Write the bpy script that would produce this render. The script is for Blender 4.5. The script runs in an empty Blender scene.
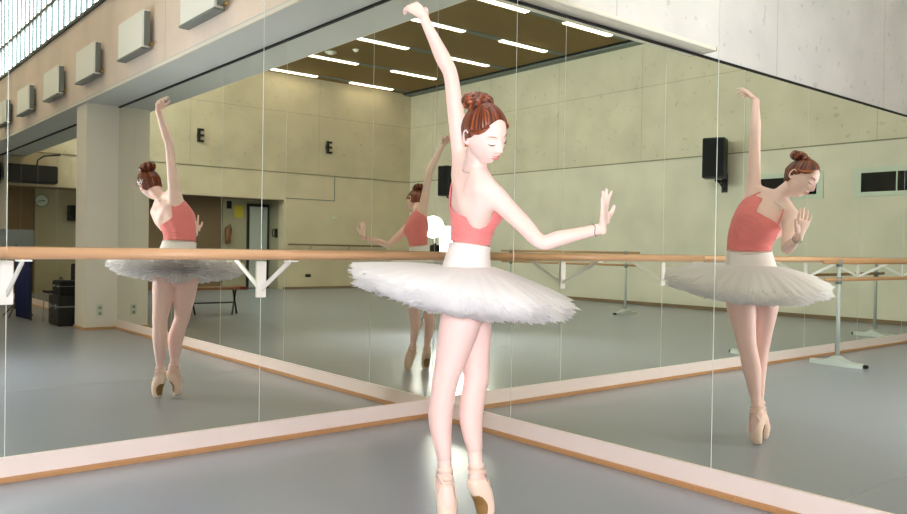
import bpy, bmesh, math, random
import numpy as np
from mathutils import Vector, Matrix
random.seed(7); np.random.seed(7)
PI = math.pi
col = bpy.context.scene.collection

# ---------------------------------------------------------------- materials
def lin(c):
    return tuple(((v/255)/12.92 if v/255 <= 0.04045 else ((v/255+0.055)/1.055)**2.4) for v in c)
def mat(name, rgb, rough=0.6, metal=0.0, spec=0.5, noise=0.0, nscale=8.0, bump=0.0, bscale=40.0, emit=None, estr=0.0,
        stretch=None, sss=0.0, sheen=0.0):
    m = bpy.data.materials.new(name); m.use_nodes = True
    nt = m.node_tree; N = nt.nodes; L = nt.links
    b = N['Principled BSDF']
    c = (*lin(rgb), 1)
    b.inputs['Base Color'].default_value = c
    b.inputs['Roughness'].default_value = rough
    b.inputs['Metallic'].default_value = metal
    b.inputs['Specular IOR Level'].default_value = spec
    if sss:
        b.inputs['Subsurface Weight'].default_value = sss
        b.inputs['Subsurface Radius'].default_value = (1, .35, .2)
        b.inputs['Subsurface Scale'].default_value = 0.02
    if sheen: b.inputs['Sheen Weight'].default_value = sheen
    if emit:
        b.inputs['Emission Color'].default_value = (*lin(emit), 1)
        b.inputs['Emission Strength'].default_value = estr
    if noise or bump:
        tc = N.new('ShaderNodeTexCoord'); mp = N.new('ShaderNodeMapping')
        L.new(tc.outputs['Object'], mp.inputs['Vector'])
        if stretch: mp.inputs['Scale'].default_value = stretch
    if noise:
        n = N.new('ShaderNodeTexNoise'); n.inputs['Scale'].default_value = nscale; n.inputs['Detail'].default_value = 6
        L.new(mp.outputs[0], n.inputs['Vector'])
        mx = N.new('ShaderNodeMix'); mx.data_type = 'RGBA'
        mx.inputs[6].default_value = tuple(v*(1-noise) for v in c[:3])+(1,)
        mx.inputs[7].default_value = tuple(min(1, v*(1+noise)) for v in c[:3])+(1,)
        L.new(n.outputs[0], mx.inputs[0]); L.new(mx.outputs[2], b.inputs['Base Color'])
    if bump:
        n2 = N.new('ShaderNodeTexNoise'); n2.inputs['Scale'].default_value = bscale; n2.inputs['Detail'].default_value = 4
        L.new(mp.outputs[0], n2.inputs['Vector'])
        bp = N.new('ShaderNodeBump'); bp.inputs['Strength'].default_value = bump; bp.inputs['Distance'].default_value = 0.01
        L.new(n2.outputs[0], bp.inputs['Height']); L.new(bp.outputs[0], b.inputs['Normal'])
    return m

def concrete_mat(name, rgb_low, rgb_up, zsplit, axis, joint=2.4, off=0.0, pits=True):
    """plaster below zsplit, board-marked concrete panels with joints and pits above"""
    m = bpy.data.materials.new(name); m.use_nodes = True
    nt = m.node_tree; N = nt.nodes; L = nt.links; b = N['Principled BSDF']
    b.inputs['Roughness'].default_value = .85; b.inputs['Specular IOR Level'].default_value = .2
    tc = N.new('ShaderNodeTexCoord'); sp = N.new('ShaderNodeSeparateXYZ'); L.new(tc.outputs['Object'], sp.inputs[0])
    def math_(op, a, bb=None):
        n = N.new('ShaderNodeMath'); n.operation = op
        for i, v in enumerate((a, bb)):
            if v is None: continue
            if isinstance(v, (int, float)): n.inputs[i].default_value = v
            else: L.new(v, n.inputs[i])
        return n.outputs[0]
    up = math_('GREATER_THAN', sp.outputs[2], zsplit)
    mx = N.new('ShaderNodeMix'); mx.data_type = 'RGBA'
    mx.inputs[6].default_value = (*lin(rgb_low), 1); mx.inputs[7].default_value = (*lin(rgb_up), 1)
    L.new(up, mx.inputs[0])
    n = N.new('ShaderNodeTexNoise'); n.inputs['Scale'].default_value = 1.3; n.inputs['Detail'].default_value = 8
    L.new(tc.outputs['Object'], n.inputs['Vector'])
    mr = N.new('ShaderNodeMapRange'); mr.inputs[1].default_value = .3; mr.inputs[2].default_value = .7
    mr.inputs[3].default_value = .9; mr.inputs[4].default_value = 1.06; L.new(n.outputs[0], mr.inputs[0])
    # joints
    j = math_('SUBTRACT', math_('FRACT', math_('DIVIDE', math_('ADD', sp.outputs[axis], off), joint)), .5)
    jl = math_('LESS_THAN', math_('ABSOLUTE', j), .006/joint)
    h = math_('SUBTRACT', sp.outputs[2], 4.72); hl = math_('LESS_THAN', math_('ABSOLUTE', h), .007)
    jj = math_('MULTIPLY', math_('MAXIMUM', jl, hl), .28)
    fac = math_('SUBTRACT', mr.outputs[0], math_('MULTIPLY', jj, up))
    if pits:
        v = N.new('ShaderNodeTexNoise'); v.inputs['Scale'].default_value = 9; v.inputs['Detail'].default_value = 3
        L.new(tc.outputs['Object'], v.inputs['Vector'])
        p = math_('MULTIPLY', math_('GREATER_THAN', v.outputs[0], .665), .16)
        fac = math_('SUBTRACT', fac, math_('MULTIPLY', p, up))
    mul = N.new('ShaderNodeVectorMath'); mul.operation = 'SCALE'
    L.new(mx.outputs[2], mul.inputs[0]); L.new(fac, mul.inputs['Scale'])
    L.new(mul.outputs[0], b.inputs['Base Color'])
    return m

M = {}
M['mirror'] = mat('mirror_silver', (238, 239, 229), 0.0, 1.0)
M['mirror_back'] = mat('mirror_backing', (60, 62, 60), .7)
M['joint'] = mat('mirror_joint_glint', (215, 222, 215), .2)  # pale tone paints the glint along the panel joints
M['black_gap'] = mat('black_gap', (12, 12, 12), .8)
M['skirting'] = mat('painted_skirting', (238, 222, 216), .45, noise=.04, nscale=5)
M['batten'] = mat('oak_batten', (190, 143, 98), .45, noise=.2, nscale=6, stretch=(1, 12, 12))
M['rail'] = mat('beech_rail', (214, 168, 128), .35, noise=.12, nscale=5, stretch=(1, 20, 20))
M['white_metal'] = mat('white_metal', (240, 236, 230), .4)
M['galv'] = mat('grey_painted_steel', (140, 148, 150), .45, metal=.3)
M['pale_steel'] = mat('pale_green_steel', (190, 196, 190), .5, metal=.1)
M['black'] = mat('black_plastic', (14, 14, 15), .5)
M['dark'] = mat('dark_fabric', (20, 20, 24), .9)
M['navy'] = mat('navy_cloth', (24, 34, 86), .85)
M['red'] = mat('red_vinyl', (120, 30, 28), .5)
M['brownwood'] = mat('bench_wood', (140, 92, 60), .5, noise=.2, nscale=5, stretch=(1, 10, 10))
M['ceil'] = mat('brown_slatted_ceiling', (134, 110, 62), .8, noise=.22, nscale=3, stretch=(.5, 9, 1))
M['trough'] = mat('grey_ceiling_trough', (120, 128, 122), .7)
M['strip'] = mat('lit_strip_diffuser', (255, 246, 225), .5, emit=(255, 240, 222), estr=6.5)
M['wall_line'] = mat('wall_joint_strip', (140, 136, 116), .7)
M['soffit'] = mat('soffit_plaster', (205, 208, 208), .8, noise=.03, nscale=2)
M['plaster'] = mat('cream_plaster', (232, 226, 216), .8, noise=.03, nscale=3)
M['recess'] = mat('recess_brown_wall', (132, 110, 84), .8, noise=.08, nscale=2)
M['recess_cream'] = mat('recess_cream_wall', (176, 168, 142), .8, noise=.05, nscale=2)
M['doorwhite'] = mat('door_grey_white', (186, 192, 186), .5)
M['doorframe'] = mat('door_frame_dark', (30, 34, 36), .5)
M['glassdark'] = mat('dark_window_glass', (16, 22, 20), .08)
M['frame'] = mat('pale_green_frame', (205, 214, 196), .6)
M['steelframe'] = mat('window_steel', (66, 74, 74), .5, metal=.3)
M['pane'] = mat('frosted_daylight_pane', (230, 240, 240), .4, emit=(222, 238, 246), estr=10)
M['heater'] = mat('white_heater_enamel', (244, 248, 248), .4)
M['heater_side'] = mat('grey_heater_side', (120, 128, 128), .5)
M['copper'] = mat('brass_pipe', (170, 140, 80), .4, metal=.7)
M['yellow'] = mat('yellow_paper', (216, 196, 60), .8)
M['wallL'] = concrete_mat('left_wall_concrete', (225, 219, 218), (226, 219, 220), 2.9, 0, 2.63, .6)
M['wallF'] = concrete_mat('fascia_concrete', (238, 222, 213), (238, 222, 213), 2.9, 1, 7.5, .2, pits=False)
M['wallW'] = concrete_mat('opposite_wall', (224, 218, 200), (216, 208, 186), 3.12, 1, 2.45, .35)
M['wallD'] = concrete_mat('far_wall', (214, 200, 172), (206, 192, 164), 3.12, 0, 3.6, 2.3)

M['floor'] = mat('grey_dance_floor', (148, 154, 166), .25, spec=.7)
M['seam'] = mat('floor_seam_tape', (128, 130, 134), .4)
# person
M['skin'] = mat('fair_skin', (249, 214, 205), .5, sss=.2, noise=.03, nscale=9)
M['lips'] = mat('rose_lips', (214, 132, 124), .4)
M['lash'] = mat('brown_lashes', (70, 40, 28), .6)
M['brow'] = mat('auburn_brow', (176, 112, 80), .7)
def hair_mat():
    m = mat('auburn_hair', (120, 56, 28), .36, bump=.2, bscale=90)
    nt = m.node_tree; N = nt.nodes; L = nt.links; b = N['Principled BSDF']
    at = N.new('ShaderNodeAttribute'); at.attribute_name = 'strand'
    r = N.new('ShaderNodeValToRGB'); e = r.color_ramp.elements
    e[0].position = .1; e[0].color = (*lin((50, 20, 11)), 1); e[1].position = .95; e[1].color = (*lin((176, 94, 52)), 1)
    k = e.new(.55); k.color = (*lin((104, 46, 24)), 1)
    L.new(at.outputs['Fac'], r.inputs[0]); L.new(r.outputs[0], b.inputs['Base Color']); return m
M['hair'] = hair_mat()
M['cami'] = mat('coral_pink_jersey', (242, 136, 136), .75, noise=.05, nscale=10, bump=.25, bscale=24, stretch=(1, 1, 4), sheen=.1)
M['basque'] = mat('white_basque_fabric', (246, 238, 236), .6, bump=.1, bscale=60)
M['tights'] = mat('pale_pink_tights', (244, 206, 198), .6, noise=.02, nscale=20)
M['satin'] = mat('peach_satin', (248, 220, 200), .28, sheen=.2)
M['ribbon'] = mat('pink_ribbon', (244, 212, 196), .3)
M['sole'] = mat('tan_leather_sole', (150, 112, 60), .6)
M['silver'] = mat('dark_silver', (90, 84, 80), .3, metal=1)
M['gold'] = mat('gold_stud', (220, 160, 60), .25, metal=1)
def tulle():
    m = bpy.data.materials.new('white_tulle'); m.use_nodes = True
    nt = m.node_tree; N = nt.nodes; L = nt.links
    for n in list(N): N.remove(n)
    o = N.new('ShaderNodeOutputMaterial'); d = N.new('ShaderNodeBsdfDiffuse'); t = N.new('ShaderNodeBsdfTranslucent')
    tr = N.new('ShaderNodeBsdfTransparent'); a = N.new('ShaderNodeMixShader'); c = N.new('ShaderNodeMixShader')
    d.inputs[0].default_value = (.99, .985, .99, 1); t.inputs[0].default_value = (.97, .955, .955, 1)
    a.inputs[0].default_value = .5; c.inputs[0].default_value = .14
    L.new(d.outputs[0], a.inputs[1]); L.new(t.outputs[0], a.inputs[2])
    L.new(a.outputs[0], c.inputs[1]); L.new(tr.outputs[0], c.inputs[2]); L.new(c.outputs[0], o.inputs[0])
    return m
M['tulle'] = tulle()

# ---------------------------------------------------------------- mesh helpers
def obj(name, bm, m, parent=None, smooth=False, loc=None, rot=None):
    me = bpy.data.meshes.new(name)
    if isinstance(bm, bpy.types.Mesh): me = bm
    else:
        bmesh.ops.recalc_face_normals(bm, faces=bm.faces[:]); bm.to_mesh(me); bm.free()
    for mm in (m if isinstance(m, (list, tuple)) else [m]): me.materials.append(mm)
    if smooth:
        for p in me.polygons: p.use_smooth = True
    o = bpy.data.objects.new(name, me); col.objects.link(o)
    if parent: o.parent = parent
    if loc: o.location = loc
    if rot: o.rotation_euler = rot
    return o
def thing(name, label, cat, loc=(0, 0, 0), rz=0, group=None):
    o = bpy.data.objects.new(name, None); col.objects.link(o); o.location = loc; o.rotation_euler = (0, 0, rz)
    o.empty_display_size = .1
    tag(o, label, cat, group); return o
def tag(o, label, cat, group=None):
    o['label'] = label; o['category'] = cat
    if group: o['group'] = group
    return o
def struct(name, bm, m, parent=None, smooth=False):
    o = obj(name, bm, m, parent, smooth)
    if not parent: o['kind'] = 'structure'
    return o
def copy_tree(o, parent=None):
    c = o.copy(); col.objects.link(c); c.parent = parent
    for ch in [x for x in bpy.data.objects if x.parent == o]: copy_tree(ch, c)
    return c
def box(bm, x0, y0, z0, x1, y1, z1, bev=0):
    vs = [bm.verts.new((x, y, z)) for x in (x0, x1) for y in (y0, y1) for z in (z0, z1)]
    fs = [(0, 1, 3, 2), (4, 6, 7, 5), (0, 4, 5, 1), (2, 3, 7, 6), (0, 2, 6, 4), (1, 5, 7, 3)]
    F = [bm.faces.new([vs[i] for i in f]) for f in fs]
    if bev:
        ed = {e for f in F for e in f.edges}
        bmesh.ops.bevel(bm, geom=list(ed), offset=bev, segments=2, affect='EDGES')
    return bm
def B(*a, bev=0):
    return box(bmesh.new(), *a, bev=bev)
def tube(bm, pts, r, n=12, cap=True):
    pts = [Vector(p) for p in pts]; rs = r if isinstance(r, (list, tuple)) else [r]*len(pts)
    rings = []; prev = None
    for i, p in enumerate(pts):
        t = (pts[min(i+1, len(pts)-1)]-pts[max(i-1, 0)]).normalized()
        if prev is None:
            s = t.orthogonal().normalized()
        else:
            s = (prev - t*prev.dot(t)).normalized()
        prev = s; u = t.cross(s)
        rings.append([bm.verts.new(p+(s*math.cos(a)+u*math.sin(a))*rs[i]) for a in [2*PI*k/n for k in range(n)]])
    for a, b in zip(rings, rings[1:]):
        for k in range(n): bm.faces.new((a[k], a[(k+1) % n], b[(k+1) % n], b[k]))
    if cap: bm.faces.new(rings[0][::-1]); bm.faces.new(rings[-1])
    return bm
def T(pts, r, n=12): return tube(bmesh.new(), pts, r, n)
def ellipsoid(bm, c, r, sub=3, mtx=None):
    g = bmesh.ops.create_icosphere(bm, subdivisions=sub, radius=1)
    for v in g['verts']:
        p = Vector((v.co.x*r[0], v.co.y*r[1], v.co.z*r[2]))
        if mtx is not None: p = mtx @ p
        v.co = p+Vector(c)
    return bm

# ---------------------------------------------------------------- room
W_, D_, H_ = -10.8, -14.9, 5.72
ZT = 2.98; ZB = .12
struct('floor', B(W_-.3, D_-1.2, -.1, .3, .3, 0), M['floor'])
struct('ceiling', B(W_-.3, D_-.3, H_, .3, .3, H_+.1), M['ceil'])
struct('wall_left', B(W_-.3, .014, 0, .3, .3, H_), M['wallL'])
struct('wall_right', B(.014, D_-1.2, 0, .3, .3, H_), M['plaster'])
struct('wall_opposite', B(W_-.3, D_-1.2, 0, W_, .3, H_), M['wallW'])
# far wall with a low recess from x=-6.66 to the right wall
bm = bmesh.new(); box(bm, W_, D_-.3, 0, -6.66, D_, H_); box(bm, -6.66, D_-.3, 2.38, .014, D_, H_)
struct('wall_far', bm, M['wallD'])
bm = bmesh.new(); box(bm, W_, D_-1.2, 0, .3, D_-.9, 2.6)
struct('wall_recess_back', bm, M['recess'])
struct('wall_recess_side', B(-6.9, D_-.9, 0, -6.66, D_-.3, 2.38), M['recess_cream'])
struct('wall_recess_panel', B(-6.66, D_-.9, 0, -5.33, D_-.85, 2.38), M['recess_cream'])
struct('wall_recess_panel_end', B(-2.6, D_-.9, 0, -.85, D_-.85, 2.38), M['recess_cream'])
struct('ceiling_recess', B(-6.9, D_-1.2, 2.38, .3, D_-.3, 2.5), M['recess'])
# overhang along the right wall: soffit, fascia
bm = B(-.45, D_, 2.998, .014, .014, 3.05); struct('trim_soffit', bm, M['soffit'])
struct('wall_fascia', B(-.45, D_, 3.05, -.33, .014, 4.13), M['wallF'])
struct('trim_fascia_lip', B(-.462, D_, 2.998, -.45, .014, 3.03), M['plaster'])
struct('trim_sill', B(-.49, D_, 4.12, -.33, .014, 4.16), M['steelframe'])
# clerestory windows above the fascia
ys = [0.0]; y = 0
k = 0
while y > D_+.5:
    y -= [1.08, .78, .95][k % 3]; k += 1; ys.append(max(y, D_))
if ys[-1] > D_: ys.append(D_)
for i, (a, b) in enumerate(zip(ys, ys[1:])):
    bm = bmesh.new()
    box(bm, -.43, b, 4.16, -.38, b+.045, H_); box(bm, -.43, b, 4.70, -.38, a, 4.76); box(bm, -.425, b, 5.64, -.385, a, H_)
    for q in (.33, .66): box(bm, -.43, a+(b-a)*q-.018, 4.16, -.39, a+(b-a)*q+.018, H_)
    f = struct('window_%d' % (i+1), bm, M['steelframe'])
    obj('window_pane', B(-.40, b+.02, 4.16, -.385, a, 5.66), M['pane'], f)
# pilaster splitting the right mirror
struct('wall_pilaster', B(-.41, -7.39, 0, .014, -6.91, 2.998), M['plaster'])
struct('baseboard_pilaster', B(-.425, -7.405, 0, 0, -6.895, .03), M['batten'])
o = thing('power_outlet', 'double cream power outlet low on the side of the white pilaster', 'power outlet', (-.22, -6.91, .25))
obj('cover_plate', B(-.04, 0, -.075, .04, .012, .075, bev=.004), M['frame'], o)
for s in (-.037, .037):
    bm = bmesh.new(); ellipsoid(bm, (0, .012, s), (.022, .004, .022), 2); obj('socket', bm, M['heater_side'], o)
# skirting
bm = bmesh.new(); box(bm, W_, -.012, .027, -.02, .014, ZB); struct('baseboard_left', bm, M['skirting'])
bm = bmesh.new(); box(bm, -.012, -6.91, .027, .014, 0, ZB); struct('baseboard_right', bm, M['skirting'])
struct('baseboard_right_far', B(-.012, D_, .027, .014, -7.39, ZB), M['skirting'])
bm = B(W_, -.03, 0, 0, .014, .027, bev=.004); struct('trim_batten_left', bm, M['batten'])
struct('trim_batten_right', B(-.03, -6.91, 0, .014, -.03, .027, bev=.004), M['batten'])
struct('trim_batten_right_far', B(-.03, D_, 0, .014, -7.39, .027, bev=.004), M['batten'])
struct('baseboard_opposite', B(W_, D_, 0, W_+.015, 0, .07), M['recess'])
struct('baseboard_far', B(W_, D_, 0, -6.66, D_+.015, .06), M['recess'])
struct('trim_1', B(W_, D_, 3.10, W_+.02, .014, 3.122), M['wall_line'])
struct('trim_2', B(W_, D_, 3.10, -.45, D_+.02, 3.122), M['wall_line'])
struct('trim_gap_shadow_left', B(W_, -.012, ZT, -.41, .014, ZT+.02), M['black_gap'])  # black strips paint the shadow in the gap along the mirror tops
struct('trim_gap_shadow_right', B(-.012, -6.91, ZT-.001, .014, 0, ZT+.017), M['black_gap'])
struct('trim_gap_shadow_right_far', B(-.012, D_, ZT-.001, .014, -7.39, ZT+.017), M['black_gap'])
struct('trim_ceiling_edge', B(W_, D_, H_-.06, W_+.25, 0, H_-.0), M['trough'])
bm = bmesh.new(); box(bm, W_+.25, D_, H_-.03, W_+.32, 0, H_); struct('trim_ceiling_gap', bm, M['black_gap'])
for i, yy in enumerate((-14.5, -12.52, -10.42, -8.45, -6.58, -4.6, -2.6)):
    struct('trim_trough_%d' % (i+1), B(W_+.4, yy-.09, H_-.015, -.43, yy+.09, H_), M['trough'])
# narrow light shelf above the left mirror, ending at x=-3.15
t = thing('light_shelf', 'narrow white light shelf fixed on the wall just above the left mirror', 'shelf', (-1.8, 0, 3.012))
obj('shelf_board', B(-1.35, -.15, 0, 1.36, .01, .035, bev=.003), M['plaster'], t)
obj('end_cap', B(-1.36, -.15, 0, -1.35, .005, .035), M['copper'], t)
# floor seam
struct('trim_floor_seam', B(-3.3, -2.602, 0, -.05, -2.596, .0008), M['seam'])

# ---------------------------------------------------------------- mirror panels
def mirror_panel(axis, a, b, label, group):
    """axis 0: left mirror (plane y=0) from x=-a to x=-b; axis 1: right mirror (plane x=0) from y=-a to y=-b"""
    g = .0018
    if axis == 0:
        t = thing('mirror_panel', label, 'mirror', (-(a+b)/2, 0, ZB), group=group); w = (b-a)/2-g
        fr = lambda x0, x1, d0, d1: (x0, d0, 0, x1, d1, ZT-ZB)
    else:
        t = thing('mirror_panel', label, 'mirror', (0, -(a+b)/2, ZB), group=group); w = (b-a)/2-g
        fr = lambda x0, x1, d0, d1: (d0, x0, 0, d1, x1, ZT-ZB)
    # silvered face as a thin slab, backing board behind
    obj('mirror_glass', B(*fr(-w, w, 0, .004)), M['mirror'], t)
    obj('backing', B(*fr(-w, w, .0045, .012)), M['mirror_back'], t)
    obj('edge_glint_strip', B(*fr(-w-2*g, -w-.0002, -.0006, .004)), M['joint'], t)  # pale joint strip, painting in the light caught by the bevelled edge
Ls = [0, 1.285, 2.598, 3.912, 5.226, 6.54, 7.854, 9.168, 10.48]
nth = ['first', 'second', 'third', 'fourth', 'fifth', 'sixth', 'seventh', 'eighth']
for i, (a, b) in enumerate(zip(Ls, Ls[1:])):
    mirror_panel(0, a, b, '%s tall mirror panel from the corner on the left wall, behind the wooden barre' % nth[i], 'mirror panels on the left wall')
Rs = [0, .775, 2.155, 3.53, 4.905, 6.28, 6.905]
for i, (a, b) in enumerate(zip(Rs, Rs[1:])):
    mirror_panel(1, a, b, '%s tall mirror panel from the corner on the right wall, without a barre' % nth[i], 'mirror panels on the right wall')
Rf = [7.395, 8.77, 10.145, 11.52, 12.895, 14.27]
for i, (a, b) in enumerate(zip(Rf, Rf[1:])):
    mirror_panel(1, a, b, '%s mirror panel beyond the white pilaster, behind the stacked gear' % nth[i], 'mirror panels beyond the pilaster')

# ---------------------------------------------------------------- wall barre
t = thing('ballet_barre', 'long round wooden barre on white brackets along the left mirror', 'ballet barre', (0, 0, 0))
YB = -.365
obj('rail', T([(-.012, YB, 1.103), (-2.66, YB, 1.100)], .0265, 20), M['rail'], t, True)
obj('rail', T([(-2.663, YB, 1.100), (-10.6, YB, 1.097)], .0265, 20), M['rail'], t, True)
for s in Ls[1:-1]:
    bk = obj('bracket', B(-s-.028, -.012, .85, -s+.028, -.001, 1.06, bev=.002), M['white_metal'], t)
    bm = bmesh.new()
    # diagonal arm and top arm, flat bars
    def bar(p, q, w, h):
        p = Vector(p); q = Vector(q); d = (q-p).normalized(); sx = Vector((1, 0, 0)); n = d.cross(sx)
        vs = [bm.verts.new(e+sx*a*w+n*b_*h) for e in (p, q) for a in (-1, 1) for b_ in (-1, 1)]
        for f in [(0, 1, 3, 2), (4, 6, 7, 5), (0, 4, 5, 1), (2, 3, 7, 6), (0, 2, 6, 4), (1, 5, 7, 3)]: bm.faces.new([vs[i] for i in f])
    bar((-s, -.012, .90), (-s, YB+.015, 1.068), .004, .014)
    obj('arm', bm, M['white_metal'], bk)
    obj('saddle', B(-s-.03, YB-.03, 1.064, -s+.03, YB+.03, 1.072, bev=.002), M['white_metal'], bk)

# ---------------------------------------------------------------- portable barres
def portable(label, p0, p1, zu, zl, base_back, base_fwd, group):
    p0 = Vector(p0); p1 = Vector(p1); d = (p1-p0); L = d.length; ang = math.atan2(d.y, d.x)
    t = thing('portable_barre', label, 'ballet barre', (p0.x, p0.y, 0), ang, group)
    obj('upper_rail', T([(-.3, 0, zu), (L+.3, 0, zu)], .02, 16), M['batten'], t, True)
    obj('lower_rail', T([(-.28, 0, zl), (L+.28, 0, zl)], .019, 16), M['batten'], t, True)
    for x in (0, L):
        f = thing_part('stand', T([(x, 0, .05), (x, 0, .6), (x, 0, zu-.02)], [.024, .02, .018], 14), M['pale_steel'], t)
        bm = bmesh.new()
        n = 14
        prev = None
        for i in range(n+1):
            u = i/n; yy = -base_back+(base_back+base_fwd)*u; h = .045+.06*math.exp(-((yy)/.09)**2); w = .05+.04*math.sin(PI*u)**.5
            ring = [bm.verts.new((x+sx*w*k2, yy, z)) for sx, k2, z in ((-1, 1, 0.0), (-1, .8, h*.8), (-.3, 1, h), (.3, 1, h), (1, .8, h*.8), (1, 1, 0.0))]
            if prev:
                for k_ in range(6): bm.faces.new((prev[k_], prev[(k_+1) % 6], ring[(k_+1) % 6], ring[k_]))
            else: bm.faces.new(ring)
            prev = ring
        bm.faces.new(prev[::-1])
        obj('foot', bm, M['pale_steel'], f)
        bm = bmesh.new(); box(bm, x-.03, base_fwd-.015, 0, x+.03, base_fwd+.03, .035, bev=.006)
        obj('rubber_tip', bm, M['black'], f)
        for z in (zl, zu):
            obj('clamp', T([(x, 0, z-.045), (x, 0, z+.028)], .031, 14), M['galv'], f, True)
def thing_part(n, bm, m, p): return obj(n, bm, m, p, True)
portable('freestanding double wooden barre on pale steel stands close to the left mirror', (-5.02, -.46, 0), (-8.5, -.6, 0), 1.075, .895, .28, .28, 'freestanding barres')
portable('freestanding double wooden barre standing out on the floor near the opposite wall', (-8.4, -4.95, 0), (-8.4, -8.0, 0), 1.13, .90, .28, .28, 'freestanding barres')
# fixed barre on the far wall
t = thing('wall_barre', 'dark wooden barre on wire brackets along the far cream wall', 'ballet barre', (-8.5, D_, 0))
obj('rail', T([(-1.5, .2, 1.19), (1.8, .2, 1.2)], .025, 12), M['recess'], t, True)
for x in (-1.35, -.1, 1.1):
    obj('bracket', T([(x, 0, 1.0), (x, .1, 1.08), (x, .2, 1.165)], .009, 8), M['galv'], t)

# ---------------------------------------------------------------- fittings on the opposite wall
def speaker(label, y, z0, z1, w, yaw):
    t = thing('loudspeaker', label, 'loudspeaker', (W_, y, z0), group='black loudspeakers on the opposite wall')
    h = z1-z0; bm = bmesh.new(); box(bm, -.15, -w/2, 0, .17, w/2, h, bev=.015)
    R = Matrix.Rotation(yaw, 4, 'Z'); 
    for v in bm.verts: v.co = R @ v.co+Vector((.37, 0, 0))
    cab = obj('cabinet', bm, M['black'], t)
    bm = bmesh.new(); box(bm, .171, -w/2+.02, .03, .178, w/2-.02, h-.03)
    for v in bm.verts: v.co = R @ v.co+Vector((.37, 0, 0))
    obj('grille', bm, M['dark'], cab)
    bm = bmesh.new(); box(bm, .002, -.06, -.25, .03, .06, .12); tube(bm, [(.02, 0, -.2), (.2, 0, -.06), (.34, 0, -.03)], .02, 8)
    tube(bm, [(.02, 0, -.03), (.34, 0, -.03)], .022, 8)
    obj('wall_bracket', bm, M['black'], t)
speaker('tall black loudspeaker on a bracket on the opposite wall, nearest the left mirror', -4.43, 2.6, 3.38, .42, .35)
speaker('black loudspeaker on the opposite wall near the far corner of the room', -12.72, 2.6, 3.42, .34, .2)
for i, (y0, y1, lb) in enumerate([(-1.82, -.66, 0), (-3.75, -2.59, 0)]):
    bm = bmesh.new()
    box(bm, W_, y0-.12, 2.16, W_+.02, y0, 2.66); box(bm, W_, y1, 2.16, W_+.02, y1+.12, 2.66)
    box(bm, W_, y0, 2.16, W_+.02, y1, 2.24); box(bm, W_, y0, 2.57, W_+.02, y1, 2.66)
    f = struct('window_%d' % (len(ys)+i), bm, M['frame'])
    obj('dark_glass', B(W_+.001, y0, 2.24, W_+.006, y1, 2.57), M['glassdark'], f)
    obj('centre_bar', B(W_+.006, (y0+y1)/2-.01, 2.24, W_+.014, (y0+y1)/2+.01, 2.57), M['frame'], f)

# ---------------------------------------------------------------- fittings on the far wall
def letterE(x, z0, label):
    h = .33; bm = bmesh.new(); s = -1   # seen through two mirrors: world -x runs to the right of the picture
    t = thing('wall_letter', label, 'wall sign', (x, D_, z0), group='black signs high on the far wall')
    box(bm, -.03, .05, 0, .03, .12, h)
    for zz in (0, h/2-.025, h-.05): box(bm, -.12, .05, zz, -.028, .12, zz+.05)
    box(bm, -.02, 0, .1, .02, .06, .22)
    obj('letter_body', bm, M['black'], t)
letterE(-4.28, 3.68, 'black letter E fixed high on the far wall, further from the room corner')
letterE(-7.92, 3.72, 'black letter E fixed high on the far wall, nearer the room corner')
def plate(name, label, cat, x, z, w, h, m, d=.03):
    return tag(obj(name, B(-w/2, 0, -h/2, w/2, d, h/2, bev=.004), m, loc=(x, D_, z)), label, cat)
plate('wall_socket', 'small white socket box on the far wall above the dark barre', 'power outlet', -8.2, 1.96, .1, .08, M['frame'], .05)
plate('floor_socket', 'small black twin socket low on the far wall under the barre', 'power outlet', -7.4, .36, .16, .08, M['black'])
struct('trim_3', B(-8.2, D_, 2.42, -6.66, D_+.012, 2.44), M['heater_side'])
struct('trim_4', B(-8.21, D_, 2.42, -8.19, D_+.012, 3.09), M['heater_side'])
YR = D_-.85
# door in the recess
df = struct('door_1', B(-6.63, YR, 0, -6.0, YR+.05, 2.28), M['doorframe'])
obj('door_leaf', B(-6.57, YR+.04, .02, -6.06, YR+.07, 2.2), M['doorwhite'], df)
obj('door_handle', T([(-6.12, YR+.07, 1.02), (-6.12, YR+.11, 1.02), (-6.22, YR+.11, 1.02)], .012, 8), M['steelframe'], df)
t = thing('fire_extinguisher', 'fire extinguisher hanging on the recess wall beside the brown panel', 'fire extinguisher', (-5.43, YR, 1.2))
obj('cylinder', T([(0, .09, 0), (0, .09, .02), (0, .09, .4), (0, .09, .46)], [.06, .075, .075, .03], 16), M['brownwood'], t, True)
obj('hose', T([(0, .09, .46), (-.05, .12, .5), (-.09, .11, .4), (-.08, .1, .25)], .012, 8), M['black'], t, True)
tag(obj('paper_notice', B(-.12, 0, -.16, .12, .006, .16), M['yellow'], loc=(-5.77, YR, 2.05)), 'yellow paper notice pinned to the recess wall beside the door', 'notice')
tag(obj('paper_notice', B(-.07, 0, -.1, .07, .006, .1), M['black'], loc=(-5.5, YR, 2.22)), 'small dark sign above the extinguisher on the recess wall', 'notice')
t = thing('wall_telephone', 'black wall telephone right of the door in the recess', 'telephone', (-6.66, -15.3, 1.38), -PI/2)
obj('phone_body', B(-.06, 0, 0, .06, .05, .24, bev=.01), M['black'], t)
obj('handset', T([(.085, .06, .01), (.095, .08, .12), (.085, .06, .23)], [.02, .014, .02], 8), M['black'], t, True)
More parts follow.
